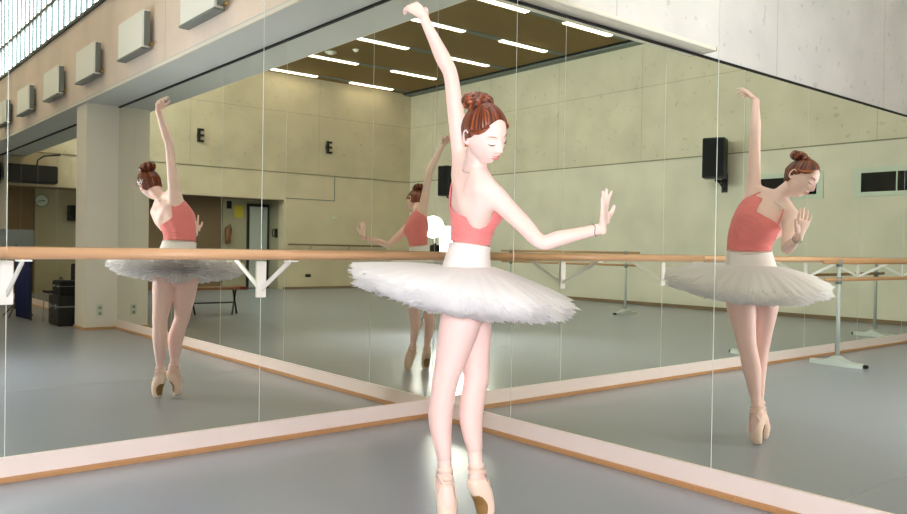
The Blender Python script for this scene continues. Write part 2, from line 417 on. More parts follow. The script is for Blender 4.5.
# clock
t = thing('wall_clock', 'round wall clock with a pale face in the recess beyond the pilaster', 'clock', (-.98, YR, 2.1))
bm = bmesh.new(); tube(bm, [(0, 0, 0), (0, .04, 0)], .15, 28); obj('rim', bm, M['heater_side'], t)
bm = bmesh.new(); tube(bm, [(0, .038, 0), (0, .044, 0)], .128, 28); fc = obj('dial', bm, M['frame'], t)
bm = bmesh.new(); box(bm, -.006, .045, 0, .006, .05, .1); obj('minute_hand', bm, M['black'], fc, rot=(0, 1.9, 0))
bm = bmesh.new(); box(bm, -.008, .045, 0, .008, .05, .07); obj('hour_hand', bm, M['black'], fc, rot=(0, -1.6, 0))
t = thing('loudspeaker', 'small black loudspeaker on the recess wall right of the clock', 'loudspeaker', (-1.66, YR, 1.66))
obj('cabinet', B(-.13, 0, 0, .13, .2, .36, bev=.01), M['black'], t)
obj('grille', B(-.11, .2, .02, .11, .206, .34), M['dark'], t)
# long black unit above the recess
t = thing('air_unit', 'long black box hung high on the far wall beyond the pilaster', 'air unit', (-.55, D_+.012, 2.42))
obj('housing', B(-.5, .0, 0, .5, .35, .38, bev=.02), M['black'], t)
obj('pipe', T([(-.1, .2, .34), (-.12, .2, .5), (-.25, .15, .6), (-.6, .05, .66)], .018, 8), M['black'], t, True)

# ---------------------------------------------------------------- bench
t = thing('bench', 'low wooden bench with crossed black legs standing near the recess', 'bench', (-1.95, -8.3, 0), 0)
obj('seat', B(-.5, -.16, .42, .5, .16, .46, bev=.006), M['brownwood'], t)
obj('seat_end', B(-.52, -.165, .415, -.38, .165, .465, bev=.006), M['red'], t)
for x in (-.36, .36):
    for s in (-1, 1):
        obj('leg', T([(x-.1*s, -.13*s, 0), (x+.08*s, .12*s, .42)], .016, 8), M['black'], t)
obj('stretcher', T([(-.36, 0, .2), (.36, 0, .2)], .012, 8), M['black'], t)

# ---------------------------------------------------------------- gear beyond the pilaster
t = thing('hanging_curtain', 'navy blue curtain hanging in folds beyond the white pilaster', 'curtain', (-.42, -9.0, 0))
bm = bmesh.new(); n = 40; rows = []
for zz in (0.02, 1.05):
    rows.append([bm.verts.new((.03*math.sin(i*1.1)-.32+.25*i/n*.2, -.32+.64*i/n, zz)) for i in range(n+1)])
for i in range(n): bm.faces.new((rows[0][i], rows[0][i+1], rows[1][i+1], rows[1][i]))
c = obj('cloth', bm, M['navy'], t, True); sm = c.modifiers.new('s', 'SOLIDIFY'); sm.thickness = .008
obj('curtain_rod', T([(-.3, -.36, 1.06), (-.27, .36, 1.06)], .012, 8), M['black'], t)
for q in (-.36, .36): obj('post', T([(-.3+.03*(q > 0), q, 0), (-.3+.03*(q > 0), q, 1.06)], .012, 8), M['black'], t)
def case(label, x, y, z, w, d, h, m):
    t = thing('equipment_case', label, 'case', (x, y, z), group='equipment cases beyond the pilaster')
    obj('shell', B(-w/2, -d/2, 0, w/2, d/2, h, bev=.012), m, t)
    obj('lid_band', B(-w/2-.004, -d/2-.004, h*.62, w/2+.004, d/2+.004, h*.66), M['galv'], t)
    for s in (-1, 1): obj('latch', B(-w/2-.012, s*d*.25-.02, h*.56, -w/2, s*d*.25+.02, h*.7), M['galv'], t)
    obj('handle', T([(-w/2, -.06, h*.35), (-w/2-.03, -.05, h*.35), (-w/2-.03, .05, h*.35), (-w/2, .06, h*.35)], .007, 6), M['black'], t, True)
case('large black equipment case on the floor beside the pilaster', -.34, -7.78, 0, .5, .55, .42, M['black'])
case('black equipment case on top of the large case beside the pilaster', -.34, -7.76, .42, .44, .45, .2, M['dark'])
def folding_chair(i, label):
    t = thing('folding_chair', label, 'chair', (-.36, -8.3-.0*i, .0), 0)
    z = .42+.07*i
    obj('seat', B(-.22, -.2, z, .2, .2, z+.03, bev=.01), M['dark'] if i % 2 == 0 else M['red'], t)
    bm = bmesh.new()
    box(bm, .17, -.2, z+.12, .2, .2, z+.42, bev=.01); obj('backrest', bm, M['dark'], t)
    for sx in (-1, 1):
        for sy in (-1, 1):
            obj('leg', T([(sx*.2, sy*(.19+.008*i), z-.42+.0), (sx*.19, sy*(.19+.008*i), z+.01)], .009, 8), M['galv'] if sx < 0 else M['black'], t)
    for sy in (-1, 1): obj('back_post', T([(.185, sy*.19, z), (.19, sy*.19, z+.3)], .009, 8), M['black'], t)
folding_chair(0, 'black padded chair standing between the navy curtain and the black cases')
t = thing('sports_bag', 'dark red sports bag lying on the black chair beyond the pilaster', 'bag', (-.37, -8.3, .451))
obj('bag_body', ellipsoid(bmesh.new(), (0, 0, .075), (.11, .17, .075), 3), M['red'], t, True)
obj('bag_handle', T([(0, -.09, .135), (0, -.05, .19), (0, .05, .19), (0, .09, .135)], .008, 8), M['black'], t, True)
t = thing('music_stand', 'black music stand with a grey desk behind the stacked chairs', 'music stand', (-.75, -9.4, 0))
obj('pole', T([(0, 0, .12), (0, 0, 1.12)], .012, 8), M['black'], t)
for k in range(3):
    a = k*2*PI/3; obj('leg', T([(0, 0, .2), (.25*math.cos(a), .25*math.sin(a), .012)], .01, 8), M['black'], t)
obj('desk', B(-.25, -.015, 1.08, .25, .01, 1.34, bev=.01), M['galv'], t, rot=(0.0, 0, 0))

# ---------------------------------------------------------------- heaters on the fascia
hl = ['nearest the corner, cut by the picture top', 'second from the corner', 'third from the corner', 'fourth from the corner',
      'fifth from the corner', 'sixth, at the left picture edge']
def heater():
    t = thing('wall_heater', 'white boxed wall heater', 'heater', (-.45, 0, 3.22), 0, 'white heaters in a row on the fascia')
    obj('casing', B(-.12, -.41, 0, -.04, .41, .40, bev=.01), M['heater'], t)
    obj('side_grille', B(-.105, -.425, .02, -.045, .425, .38), M['heater_side'], t)
    obj('bottom_tray', B(-.13, -.41, -.02, -.03, .41, .0), M['heater_side'], t)
    obj('bracket', B(-.04, -.3, .08, 0, .3, .34), M['heater_side'], t)
    obj('valve', T([(-.05, .43, .03), (-.05, .5, .03)], .015, 8), M['copper'], t)
    return t
h0 = heater()
for i, y in enumerate((-2.82, -4.69, -6.44, -8.17, -9.95, -11.7)):
    o = h0 if i == 0 else copy_tree(h0)
    o.location = (-.45, y, 3.22)
    o['label'] = 'white wall heater on the fascia, %s' % hl[i]

# ---------------------------------------------------------------- ceiling lights and detectors
rown = ['first row from far wall', 'second row from far wall', 'third row from far wall', 'fourth row from far wall', 'fifth row from far wall']
ly = [-14.5, -12.52, -10.42, -8.45, -6.58]
ly += [-4.6, -2.6]; rown += ['added sixth row from far wall', 'added seventh row from far wall']  # two unseen rows added to brighten the room
def striplight():
    t = thing('strip_light', 'x', 'ceiling light', (0, 0, H_), 0, 'strip lights in the brown ceiling')
    obj('housing', B(-.72, -.075, -.03, .72, .075, -.016), M['white_metal'], t)
    obj('diffuser', B(-.7, -.065, -.045, .7, .065, -.03, bev=.005), M['strip'], t)
    return t
s0 = striplight(); first = True
for r, y in enumerate(ly):
    for x, nm in ((-6.66, 'away from the loudspeaker wall'), (-9.12, 'nearer the loudspeaker wall'), (-4.2, 'added fill above mid floor'), (-1.9, 'added fill near the high windows')):  # last two columns are out of view, added as extra room light
        o = s0 if first else copy_tree(s0); first = False
        o.location = (x, y, H_)
        o['label'] = 'lit ceiling strip light, %s, %s' % (rown[r], nm)
for x, y, r, lb in ((-7.9, -9.9, .07, 'small round smoke detector on the brown ceiling, nearer the opposite wall'),
                    (-6.6, -11.4, .07, 'small round smoke detector on the brown ceiling among the left strip lights'),
                    (-6.3, -12.0, .14, 'wide flat round sensor on the brown ceiling left of the smoke detector')):
    t = thing('smoke_detector', lb, 'smoke detector', (x, y, H_))
    obj('base', T([(0, 0, 0), (0, 0, -.025)], r, 20), M['frame'], t)
    obj('sensor', T([(0, 0, -.025), (0, 0, -.05), (0, 0, -.06)], [r*.7, r*.6, r*.3], 20), M['plaster'], t)

# ================================================================ the dancer
V3 = lambda a: np.array(a, float)
def nrm(v): return v/np.linalg.norm(v)
class Loft:
    """elliptical sweep through keys (t, centre, a along side, b along front, side vector)"""
    def __init__(s, keys, rf=None):
        s.k = [(k[0], V3(k[1]), k[2], k[3], V3(k[4])) for k in keys]; s.rf = rf
        s.t0 = s.k[0][0]; s.t1 = s.k[-1][0]
        s.T = np.array([k[0] for k in s.k]); s.D = np.array([[*k[1], k[2], k[3], *k[4]] for k in s.k])
        n = len(s.T); s.m = np.zeros_like(s.D)
        for i in range(n):
            a, b = max(i-1, 0), min(i+1, n-1); s.m[i] = (s.D[b]-s.D[a])/(s.T[b]-s.T[a])
    def ev(s, t):
        i = int(np.clip(np.searchsorted(s.T, t)-1, 0, len(s.T)-2)); h = s.T[i+1]-s.T[i]; u = (t-s.T[i])/h
        u2, u3 = u*u, u*u*u
        v = (2*u3-3*u2+1)*s.D[i]+(u3-2*u2+u)*h*s.m[i]+(-2*u3+3*u2)*s.D[i+1]+(u3-u2)*h*s.m[i+1]
        d = (s.D[i+1]-s.D[i])/h if not 0 < u < 1 else ((6*u2-6*u)*s.D[i]+(3*u2-4*u+1)*h*s.m[i]+(-6*u2+6*u)*s.D[i+1]+(3*u2-2*u)*h*s.m[i+1])/h
        t_ = nrm(d[:3]); sd = nrm(v[5:8]-t_*np.dot(v[5:8], t_)); fr = np.cross(sd, t_)
        return v[:3], v[3], v[4], sd, fr, t_
    def pt(s, t, th, inf=0.0):
        c, a, b, sd, fr, tg = s.ev(t)
        r = s.rf(t, th) if s.rf else 0.0
        ca, sa = math.cos(th), math.sin(th)
        return c+(a+inf+r)*ca*sd+(b+inf+r)*sa*fr
    def add(s, bm, nt=24, nth=28, inf=0.0, t0=None, t1=None, caps=True):
        t0 = s.t0 if t0 is None else t0; t1 = s.t1 if t1 is None else t1
        rings = []
        def ring(t, k=1.0, off=0.0):
            c, a, b, sd, fr, tg = s.ev(t); out = []
            for j in range(nth):
                p = s.pt(t, 2*PI*j/nth, inf); p = c+(p-c)*k+tg*off; out.append(bm.verts.new(p))
            return out
        if caps:
            c, a, b, *_ = s.ev(t0); m = min(a, b)+inf
            for q in (.98, .85, .6, .3): rings.append(ring(t0, math.sqrt(1-q*q), -m*q*.9))
        for i in range(nt+1): rings.append(ring(t0+(t1-t0)*i/nt))
        if caps:
            c, a, b, *_ = s.ev(t1); m = min(a, b)+inf
            for q in (.3, .6, .85, .98): rings.append(ring(t1, math.sqrt(1-q*q), m*q*.9))
        for p, q in zip(rings, rings[1:]):
            for j in range(nth): bm.faces.new((p[j], p[(j+1) % nth], q[(j+1) % nth], q[j]))
        bm.faces.new(rings[0][::-1]); bm.faces.new(rings[-1]); return bm
def limb(pts, radii, side=(0, 0, 1), flat=1.0):
    L = [0]
    for a, b in zip(pts, pts[1:]): L.append(L[-1]+np.linalg.norm(V3(b)-V3(a)))
    keys = []
    for t, p, r in zip(L, pts, radii):
        a, b = r if isinstance(r, tuple) else (r, r*flat)
        keys.append((t, p, a, b, side))
    return Loft(keys)
def sheet(bm, fn, us, vs, closed_u=False):
    """grid surface from fn(u,v)"""
    G = [[bm.verts.new(fn(u, v)) for u in us] for v in vs]
    n = len(us)
    for r0, r1 in zip(G, G[1:]):
        for j in range(n if closed_u else n-1):
            bm.faces.new((r0[j], r0[(j+1) % n], r1[(j+1) % n], r1[j]))
    return G
def solidify(o, th, off=1.0):
    m = o.modifiers.new('thickness', 'SOLIDIFY'); m.thickness = th; m.offset = off; return o
def remesh(bm, voxel, smooth_it=4):
    me = bpy.data.meshes.new('tmp'); bmesh.ops.recalc_face_normals(bm, faces=bm.faces[:]); bm.to_mesh(me); bm.free()
    o = bpy.data.objects.new('tmp', me); col.objects.link(o)
    r = o.modifiers.new('r', 'REMESH'); r.mode = 'VOXEL'; r.voxel_size = voxel; r.adaptivity = 0
    sm = o.modifiers.new('s', 'SMOOTH'); sm.factor = .5; sm.iterations = smooth_it
    dg = bpy.context.evaluated_depsgraph_get()
    out = bpy.data.meshes.new_from_object(o.evaluated_get(dg))
    bpy.data.objects.remove(o); bpy.data.meshes.remove(me); return out

GF = V3((.75, -.66, 0)); GL = V3((.66, .75, 0))     # the way her hips face, and her left
root = thing('person', 'ballet dancer on pointe in a white tutu and coral top, one arm raised', 'person', (-1.18, -1.75, 0))
OFF = Vector((-1.18, -1.75, 0))
def part(name, bm, m, parent=None, smooth=True):
    o = obj(name, bm, m, parent or root, smooth)
    o.data.transform(Matrix.Translation(-OFF)); return o

# torso --------------------------------------------------------
HL = GL; CLx = nrm(V3((.25, .80, .50)))
def mixv(a, b, k): return nrm(a*(1-k)+b*k)
def torso_r(t, th):
    # th: 0 = her left, pi/2 = ... front is +b direction (side x tangent)
    r = 0.0
    for a0 in (PI/2-.52, PI/2+.52):
        r += .020*math.exp(-((th-a0)/.36)**2-((t-1.335)/.042)**2)
    r -= .006*math.exp(-((th-1.5*PI)/.22)**2)*math.exp(-((t-1.3)/.15)**2)      # spine furrow
    return r
TOR = Loft([
 (.88, (-1.150, -1.690, .885), .125, .085, HL),
 (.93, (-1.150, -1.688, .93), .158, .112, HL),
 (1.0, (-1.152, -1.680, 1.0), .158, .104, HL),
 (1.08, (-1.146, -1.676, 1.08), .136, .090, mixv(HL, CLx, .1)),
 (1.17, (-1.134, -1.676, 1.17), .120, .078, mixv(HL, CLx, .25)),
 (1.25, (-1.130, -1.688, 1.25), .124, .086, mixv(HL, CLx, .5)),
 (1.32, (-1.140, -1.712, 1.32), .134, .098, mixv(HL, CLx, .8)),
 (1.39, (-1.164, -1.742, 1.39), .138, .090, CLx),
 (1.45, (-1.192, -1.772, 1.448), .112, .062, CLx),
 (1.48, (-1.206, -1.788, 1.478), .070, .048, CLx)], torso_r)
def which_front():
    c, a, b, sd, fr, tg = TOR.ev(1.2); return float(np.dot(fr, GF))
assert which_front() > 0, which_front()
# head frame
HC = V3((-1.275, -1.921, 1.607))
HU = nrm(V3((-.26, -.455, .85))); HF = V3((.06, -.86, -.51)); HF = nrm(HF-HU*np.dot(HF, HU)); HR = np.cross(HF, HU)
def h2w(x, y, z): return HC+(HR*x+HF*y+HU*z)*1.07
neck = limb([(-1.200, -1.776, 1.42), (-1.222, -1.806, 1.495), h2w(0, -.022, -.075), h2w(0, -.015, -.02)], [(.062, .05), (.047, .046), (.046, .049), (.045, .05)], side=-HR)
shL = V3((-1.178, -1.672, 1.535)); shR = V3((-1.218, -1.900, 1.378))
elbL = V3((-1.232, -1.647, 1.895)); wrL = V3((-1.336, -1.586, 2.130))
elbR = V3((-1.006, -1.985, 1.183)); wrR = V3((-.823, -2.150, 1.245))
armL = limb([shL-V3((0, -.0, .075)), shL, shL*.7+elbL*.3, shL*.35+elbL*.65, elbL, elbL*.72+wrL*.28, elbL*.4+wrL*.6, wrL],
            [(.05, .05), (.047, .045), (.039, .040), (.034, .035), (.031, .031), (.032, .033), (.026, .026), (.022, .018)], side=(1, .2, 0))
armR = limb([shR+V3((-.03, .035, .02)), shR, shR*.7+elbR*.3, shR*.35+elbR*.65, elbR, elbR*.72+wrR*.28, elbR*.4+wrR*.6, wrR],
            [(.045, .045), (.049, .049), (.041, .043), (.036, .038), (.031, .031), (.032, .033), (.026, .026), (.022, .018)], side=(0, 0, 1))
trapL = limb([(-1.215, -1.80, 1.50), (-1.195, -1.735, 1.515), shL+V3((0, -.01, .0))], [.040, .046, .048], side=(0, 0, 1))
trapR = limb([(-1.215, -1.80, 1.49), (-1.232, -1.845, 1.445), shR+V3((.0, .01, .005))], [.040, .046, .048], side=(0, 0, 1))
latL = limb([(-1.135, -1.64, 1.30), (-1.150, -1.660, 1.40), shL+V3((0, 0, .02))], [(.05, .055), (.058, .055), (.045, .045)], side=(1, .2, 0))
latR = limb([(-1.185, -1.79, 1.28), (-1.215, -1.838, 1.34), shR+V3((0, 0, .0))], [(.055, .055), (.058, .062), (.048, .048)], side=(1, .2, 0))
clav = []
for sh in (shL, shR):
    a = V3((-1.2, -1.79, 1.455))+GF*.035; clav.append(limb([a, (a+sh)/2+GF*.028+V3((0, 0, .004)), sh+GF*.01+V3((0, 0, .02))], [.008, .008, .008]))

# hands --------------------------------------------------------
def make_hand(bm, wr, d, n, right, curls, spread, thumb_curl=.4, S=1.0, bend=0.0):
    """wr wrist, d finger direction, n palm normal; curls: flexion per finger (index..little)"""
    d = nrm(V3(d)); n = nrm(V3(n)-d*np.dot(n, d)); th = np.cross(n, d) if not right else np.cross(d, n)
    P = lambda x, y, z: wr+(th*x+d*y+n*z)*S       # x to the thumb side, y to the fingertips, z out of the palm
    palm = Loft([(0, P(0, -.012, 0), .021, .017, th), (.02, P(0, .012, 0), .024, .015, th), (.05, P(.001, .045, .001), .034, .013, th),
                 (.075, P(.001, .072, .002), .036, .011, th), (.085, P(.001, .082, .003), .034, .009, th)])
    palm.add(bm, 12, 18)
    Limb = limb([P(.018, .02, .004), P(.028, .04, .010), P(.034, .052, .014)], [.011, .0115, .010]); Limb.add(bm, 8, 12)
    for i, (x, L, cu, sp) in enumerate(zip((.027, .009, -.010, -.027), (.070, .077, .071, .056), curls, spread)):
        p = P(x, .070-(.004 if i == 3 else 0), .002); ang = cu*.5; pts = [p]; a = ang
        dirx = sp
        for seg, k in ((.48, 1.0), (.29, .85), (.23, .6)):
            v = d*math.cos(a)*math.cos(dirx)+n*math.sin(a)+th*math.sin(dirx)*math.cos(a)
            p = p+v*L*seg*S; pts.append(p); a += cu*k
        mid = (pts[0]+pts[1])/2
        limb([pts[0]-d*.012*S, pts[0], mid, pts[1], (pts[1]+pts[2])/2, pts[2], pts[3]], [.0092, .0095, .0086, .0088, .0080, .0078, .0058], side=th).add(bm, 20, 12)
    p = P(.030, .030, .010); a = .75; pts = [p]
    for L in (.034, .028):
        v = d*math.cos(a)+th*math.sin(a)*.9+n*.35*thumb_curl*2; p = p+nrm(v)*L*S; pts.append(p); a -= thumb_curl
    limb([pts[0]-d*.01, pts[0], pts[1], pts[2]], [.011, .0105, .0095, .007], side=n).add(bm, 14, 12)
    return P

# head ---------------------------------------------------------
def g2(x, z, x0, z0, sx, sz): return math.exp(-((x-x0)/sx)**2-((z-z0)/sz)**2)
def sst(a, b, x):
    t = min(1, max(0, (x-a)/(b-a))); return t*t*(3-2*t)
def headpt(d, feat=True):
    x, y, z = d
    px, py, pz = .0725*x, .092*y, .112*z
    if z < 0:
        k = -z; px *= 1-.40*k**1.6
        py *= (1-.50*k) if y < 0 else (1-.06*k)
    else:
        if y < 0: py *= 1.05
        px *= 1+.03*math.sin(z*PI)
    if y > 0: px *= 1-.06*y
    if feat and y > 0.1:
        ax = abs(px)
        # flatten the face plane a little
        py += .004*g2(px, pz, 0, .055, .05, .03)
        # nose
        pr = 0
        if -.042 < pz < .026:
            pr = sst(.026, -.030, pz)*1.0 if pz > -.030 else sst(-.042, -.030, pz)
        py += .021*pr*math.exp(-(px/(.0085+.004*sst(.0, -.03, pz)))**2)
        py += .006*g2(ax, pz, .011, -.030, .006, .007)
        # sockets, lids, brows
        py -= .0095*g2(ax, pz, .031, .008, .017, .013)
        py += .0065*g2(ax, pz, .031, .004, .011, .008)
        py += .003*g2(ax, pz, .030, .028, .018, .007)
        # cheeks, lips, chin
        py += .004*g2(ax, pz, .040, -.022, .018, .020)
        py += .006*g2(px, pz, 0, -.060, .026, .018)
        py += .0048*g2(px, pz, 0, -.0545, .017, .0045)+.0052*g2(px, pz, 0, -.0645, .014, .005)
        py -= .003*g2(px, pz, 0, -.0595, .02, .0022)
        py -= .004*g2(px, pz, 0, -.077, .02, .005)
        py += .008*g2(px, pz, 0, -.094, .018, .012)
    return px, py, pz
bmh = bmesh.new(); g = bmesh.ops.create_icosphere(bmh, subdivisions=6, radius=1)
FACE = []
for v in bmh.verts:
    n0 = v.co.normalized(); p = headpt(n0)
    if n0.y > .2: FACE.append(p)
    v.co = h2w(*p)
FACE = np.array(FACE)
def face_y(x, z):
    i = np.argmin((FACE[:, 0]-x)**2+(FACE[:, 2]-z)**2); return FACE[i, 1]
bmb = bmesh.new()
me = bpy.data.meshes.new('h'); bmh.to_mesh(me); bmh.free(); bmb.from_mesh(me); bpy.data.meshes.remove(me)
# ears
for s in (-1, 1):
    pts = []
    for k in range(15):
        a = -2.3+4.7*k/14+PI/2*0
        pts.append(h2w(s*(.074+.006*(k/14)), -.014-.016*math.cos(a)*1.0, -.004+.026*math.sin(a)))
    tube(bmb, pts, [.003+.0015*math.sin(PI*k/14) for k in range(15)], 8)
    Rm = Matrix((HR, HF, HU)).transposed()
    ellipsoid(bmb, h2w(s*.071, -.010, -.006), (.006, .014, .022), 2, Rm)
    ellipsoid(bmb, h2w(s*.073, -.006, -.027), (.004, .007, .009), 2, Rm)
for L_, nt in ((TOR, 40), (neck, 14), (armL, 40), (armR, 40), (trapL, 12), (trapR, 12), (latL, 12), (latR, 12)): L_.add(bmb, nt, 32)
for L_ in clav: L_.add(bmb, 14, 10)
_c, _a, _b, _s, _f, _t = TOR.ev(1.40)
ellipsoid(bmb, _c-_f*.012+_t*.012, (.128, .080, .085), 3, Matrix((_s, _f, _t)).transposed())
_m = TOR.ev(1.36)[0]*.5+V3((-1.212, -1.836, 1.34))*.5
ellipsoid(bmb, _m-_f*.022, (.085, .070, .085), 3, Matrix((_s, _f, _t)).transposed())
ellipsoid(bmb, V3((-1.222, -1.838, 1.432)), (.055, .046, .040), 3, Matrix((_s, _f, _t)).transposed())
ellipsoid(bmb, V3((-1.232, -1.825, 1.395)), (.060, .050, .060), 3, Matrix((_s, _f, _t)).transposed())

# legs ---------------------------------------------------------
hipR = V3((-1.208, -1.742, .93)); hipL = V3((-1.090, -1.640, .93))
kR = V3((-1.268, -1.690, .595)); kL = V3((-1.098, -1.695, .595))
aR = V3((-1.262, -1.688, .225)); aL = V3((-1.138, -1.745, .230))
tR = V3((-1.272, -1.719, 0)); tL = V3((-1.098, -1.776, 0))
iR = nrm(V3((-.30, -.95, 0))); iL = nrm(V3((.95, .31, 0)))       # instep directions (turned out)
def leg(hip, k, a, inst):
    sd = nrm(np.cross(inst, V3((0, 0, 1))))
    ca = -inst*.008+V3((-.77, .64, 0))*.011
    P = [(.0, hip+V3((0, 0, .03)), .083, .086), (.12, hip*.72+k*.28, .082, .086), (.20, hip*.45+k*.55, .071, .075), (.28, hip*.2+k*.8, .059, .062),
         (.335, k, .052, .055), (.40, k*.85+a*.15+ca*.6, .049, .052), (.48, k*.62+a*.38+ca*1.4, .049, .054), (.55, k*.42+a*.58+ca*1.2, .042, .046),
         (.64, k*.17+a*.83+ca*.3, .030, .033), (.705, a, .027, .031)]
    return Loft([(t, c, x, y, sd) for t, c, x, y in P])
legR = leg(hipR, kR, aR, iR); legL = leg(hipL, kL, aL, iL)
def foot(a, t, inst):
    sd = nrm(np.cross(inst, V3((0, 0, 1))))
    up = a-t
    P = [(0, a+V3((0, 0, .012)), .027, .031), (.03, a*.88+t*.12-inst*.004, .030, .038), (.065, a*.70+t*.30-inst*.012, .034, .047), (.10, a*.52+t*.48+inst*.004, .036, .043),
         (.14, a*.34+t*.66+inst*.012, .037, .033), (.18, a*.16+t*.84+inst*.006, .034, .028), (.205, a*.06+t*.94+inst*.001, .027, .023), (.222, t+V3((0, 0, .004)), .022, .019)]
    return Loft([(t_, c, x, y, sd) for t_, c, x, y in P])
ftR = foot(aR, tR, iR); ftL = foot(aL, tL, iL)
for L_ in (legR, legL, ftR, ftL): L_.add(bmb, 40, 28, caps=(L_ not in (ftR, ftL)))
make_hand(bmb, wrL, (-.10, .72, .68), (.4, .55, -.7), False, (.42, .60, .70, .78), (.10, .02, -.04, -.10), .35, S=1.03)
make_hand(bmb, wrR, (-.10, -.16, .97), (.42, -.88, .1), True, (.16, -.02, -.10, -.05), (.20, .05, -.07, -.22), .35, S=1.08)
bme = remesh(bmb, .0034, 5)
def relax(me, iters):
    n = len(me.vertices); co = np.empty(n*3); me.vertices.foreach_get('co', co); co = co.reshape(-1, 3)
    ed = np.empty(len(me.edges)*2, dtype=np.int64); me.edges.foreach_get('vertices', ed); ed = ed.reshape(-1, 2)
    c0 = V3((-1.207, -1.782, 1.415)); d = np.linalg.norm((co-c0)*np.array((1, 1, .8)), axis=1)
    w = np.clip((.185-d)/.06, 0, 1); dh = np.linalg.norm(co-HC, axis=1); w *= np.clip((dh-.13)/.04, 0, 1); w = (w*.6)[:, None]
    m = (w[ed[:, 0], 0] > 0) | (w[ed[:, 1], 0] > 0); e = ed[m]
    deg = np.bincount(e.ravel(), minlength=n).astype(float); deg[deg == 0] = 1
    for _ in range(iters):
        acc = np.zeros_like(co)
        for k in range(3):
            acc[:, k] = np.bincount(e[:, 0], co[e[:, 1], k], n)+np.bincount(e[:, 1], co[e[:, 0], k], n)
        avg = acc/deg[:, None]; co = np.where(w > 0, co*(1-w)+avg*w, co)
    me.vertices.foreach_set('co', co.ravel()); me.update()
relax(bme, 90)
body = part('body', bme, M['skin'])

# face details
def facetube(name, pts, r, m):
    P = [h2w(x, face_y(x, z)+o, z) for x, z, o in pts]; n = len(P)
    part(name, tube(bmesh.new(), P, [r*math.sin(PI*(i+.6)/(n+.2)) for i in range(n)], 6), m)
for s in (-1, 1):
    facetube('eyelash', [(s*(.019+.024*k/8), -.0035-.0045*math.sin(PI*k/8)+.001, .0018) for k in range(9)], .0023, M['lash'])
    facetube('eyebrow', [(s*(.014+.032*k/8), .021+.006*math.sin(PI*k/9), .0006) for k in range(9)], .0020, M['brow'])
bl = bmesh.new()
for zc, w_, r_ in ((-.0548, .021, .0038), (-.0638, .018, .0048)):
    P = [h2w(w_*(k/8-1)+0, face_y(w_*(k/8-1), zc)-.0006, zc+(.0012 if zc > -.06 else -.001)*math.sin(PI*k/16)) for k in range(17)]
    tube(bl, P, [r_*math.sin(PI*(i+.8)/17.6) for i in range(17)], 8)
part('lips', bl, M['lips'])

# hair ---------------------------------------------------------
def hairmask(d):
    x, y, z = d; ax = abs(x)
    if y > 0:
        zb = .58*sst(0, .75, y)*1.0+.05-.12*(1-sst(0, .25, y))
        zb = .66-.55*ax**1.8 if y > .35 else max(-.05, .66-.55*ax**1.8)*sst(-.05, .35, y)+(-.10)*(1-sst(-.05, .35, y))
        return z-zb
    zb = -.10-.42*sst(0, -.35, y)
    return z-zb
bmq = bmesh.new(); bmesh.ops.create_icosphere(bmq, subdivisions=6, radius=1)
bund = nrm(V3((-.02, -.30, 1.0))); STR = []
for v in bmq.verts:
    n0 = v.co.normalized(); p = V3(headpt(n0, False)); mk = hairmask(n0)
    k = sst(-.02, .10, mk)
    # strands run to the bun
    q = V3(n0); az = math.atan2(np.dot(q, V3((1, 0, 0))), np.dot(q, np.cross(bund, V3((1, 0, 0)))))
    st = .0011*math.sin(az*46+3*math.sin(az*5))+.0006*math.sin(az*97)
    inf = -.012+k*(.0185+st)
    STR.append(.5+.28*math.sin(az*38+2*math.sin(az*7))+.22*math.sin(az*83+1.3)+.15*math.sin(az*11))
    r = np.linalg.norm(p); v.co = h2w(*(p*(1+inf/r)))
for fce in [f for f in bmq.faces if all(hairmask(v.co) < -9 for v in f.verts)]: pass
hair = part('hair', bmq, M['hair'])
at = hair.data.attributes.new('strand', 'FLOAT', 'POINT'); at.data.foreach_set('value', np.clip(STR, 0, 1))
bun = bmesh.new(); _q = V3((-1.300, -1.902, 1.727))-HC; bc = V3((np.dot(_q, HR), np.dot(_q, HF), np.dot(_q, HU)))/1.07
ellipsoid(bun, h2w(*bc), (.050, .048, .026), 3, Matrix((HR, HF, HU)).transposed())
for ph in (0, PI):
    P = []
    for k in range(65):
        a = 2*PI*k/64; w = 5.0*a+ph
        P.append(h2w(bc[0]+(.037+.011*math.cos(w))*math.cos(a), bc[1]+(.036+.011*math.cos(w))*math.sin(a), bc[2]+.006+.013*math.sin(w)))
    tube(bun, P, .0155, 10)
P = []
for k in range(40):
    a = 2*PI*k/39*1.4; P.append(h2w(bc[0]+.018*math.cos(a), bc[1]+.016*math.sin(a), bc[2]+.026+.002*k/39))
tube(bun, P, .014, 10)
bo = part('bun', bun, M['hair'], hair)
at = bo.data.attributes.new('strand', 'FLOAT', 'POINT'); at.data.foreach_set('value', [.5+.45*math.sin(v.index*.8) for v in bo.data.vertices])
# swept lock at the right temple
for s in (1, -1):
    P = [h2w(s*x, y, z) for x, y, z in ((.040, .066, .062), (.055, .056, .046), (.067, .040, .034), (.074, .018, .026), (.077, -.008, .030))]
    lo = part('side_lock', tube(bmesh.new(), P, [.004, .008, .010, .009, .004], 8), M['hair'], hair)
    lo.data.attributes.new('strand', 'FLOAT', 'POINT').data.foreach_set('value', [.75+.2*math.sin(v.index*.8) for v in lo.data.vertices])
for s in (-1, 1):
    b_ = bmesh.new(); ellipsoid(b_, h2w(s*.080, -.006, -.036), (.0042, .0042, .0042), 2); part('earring', b_, M['gold'])

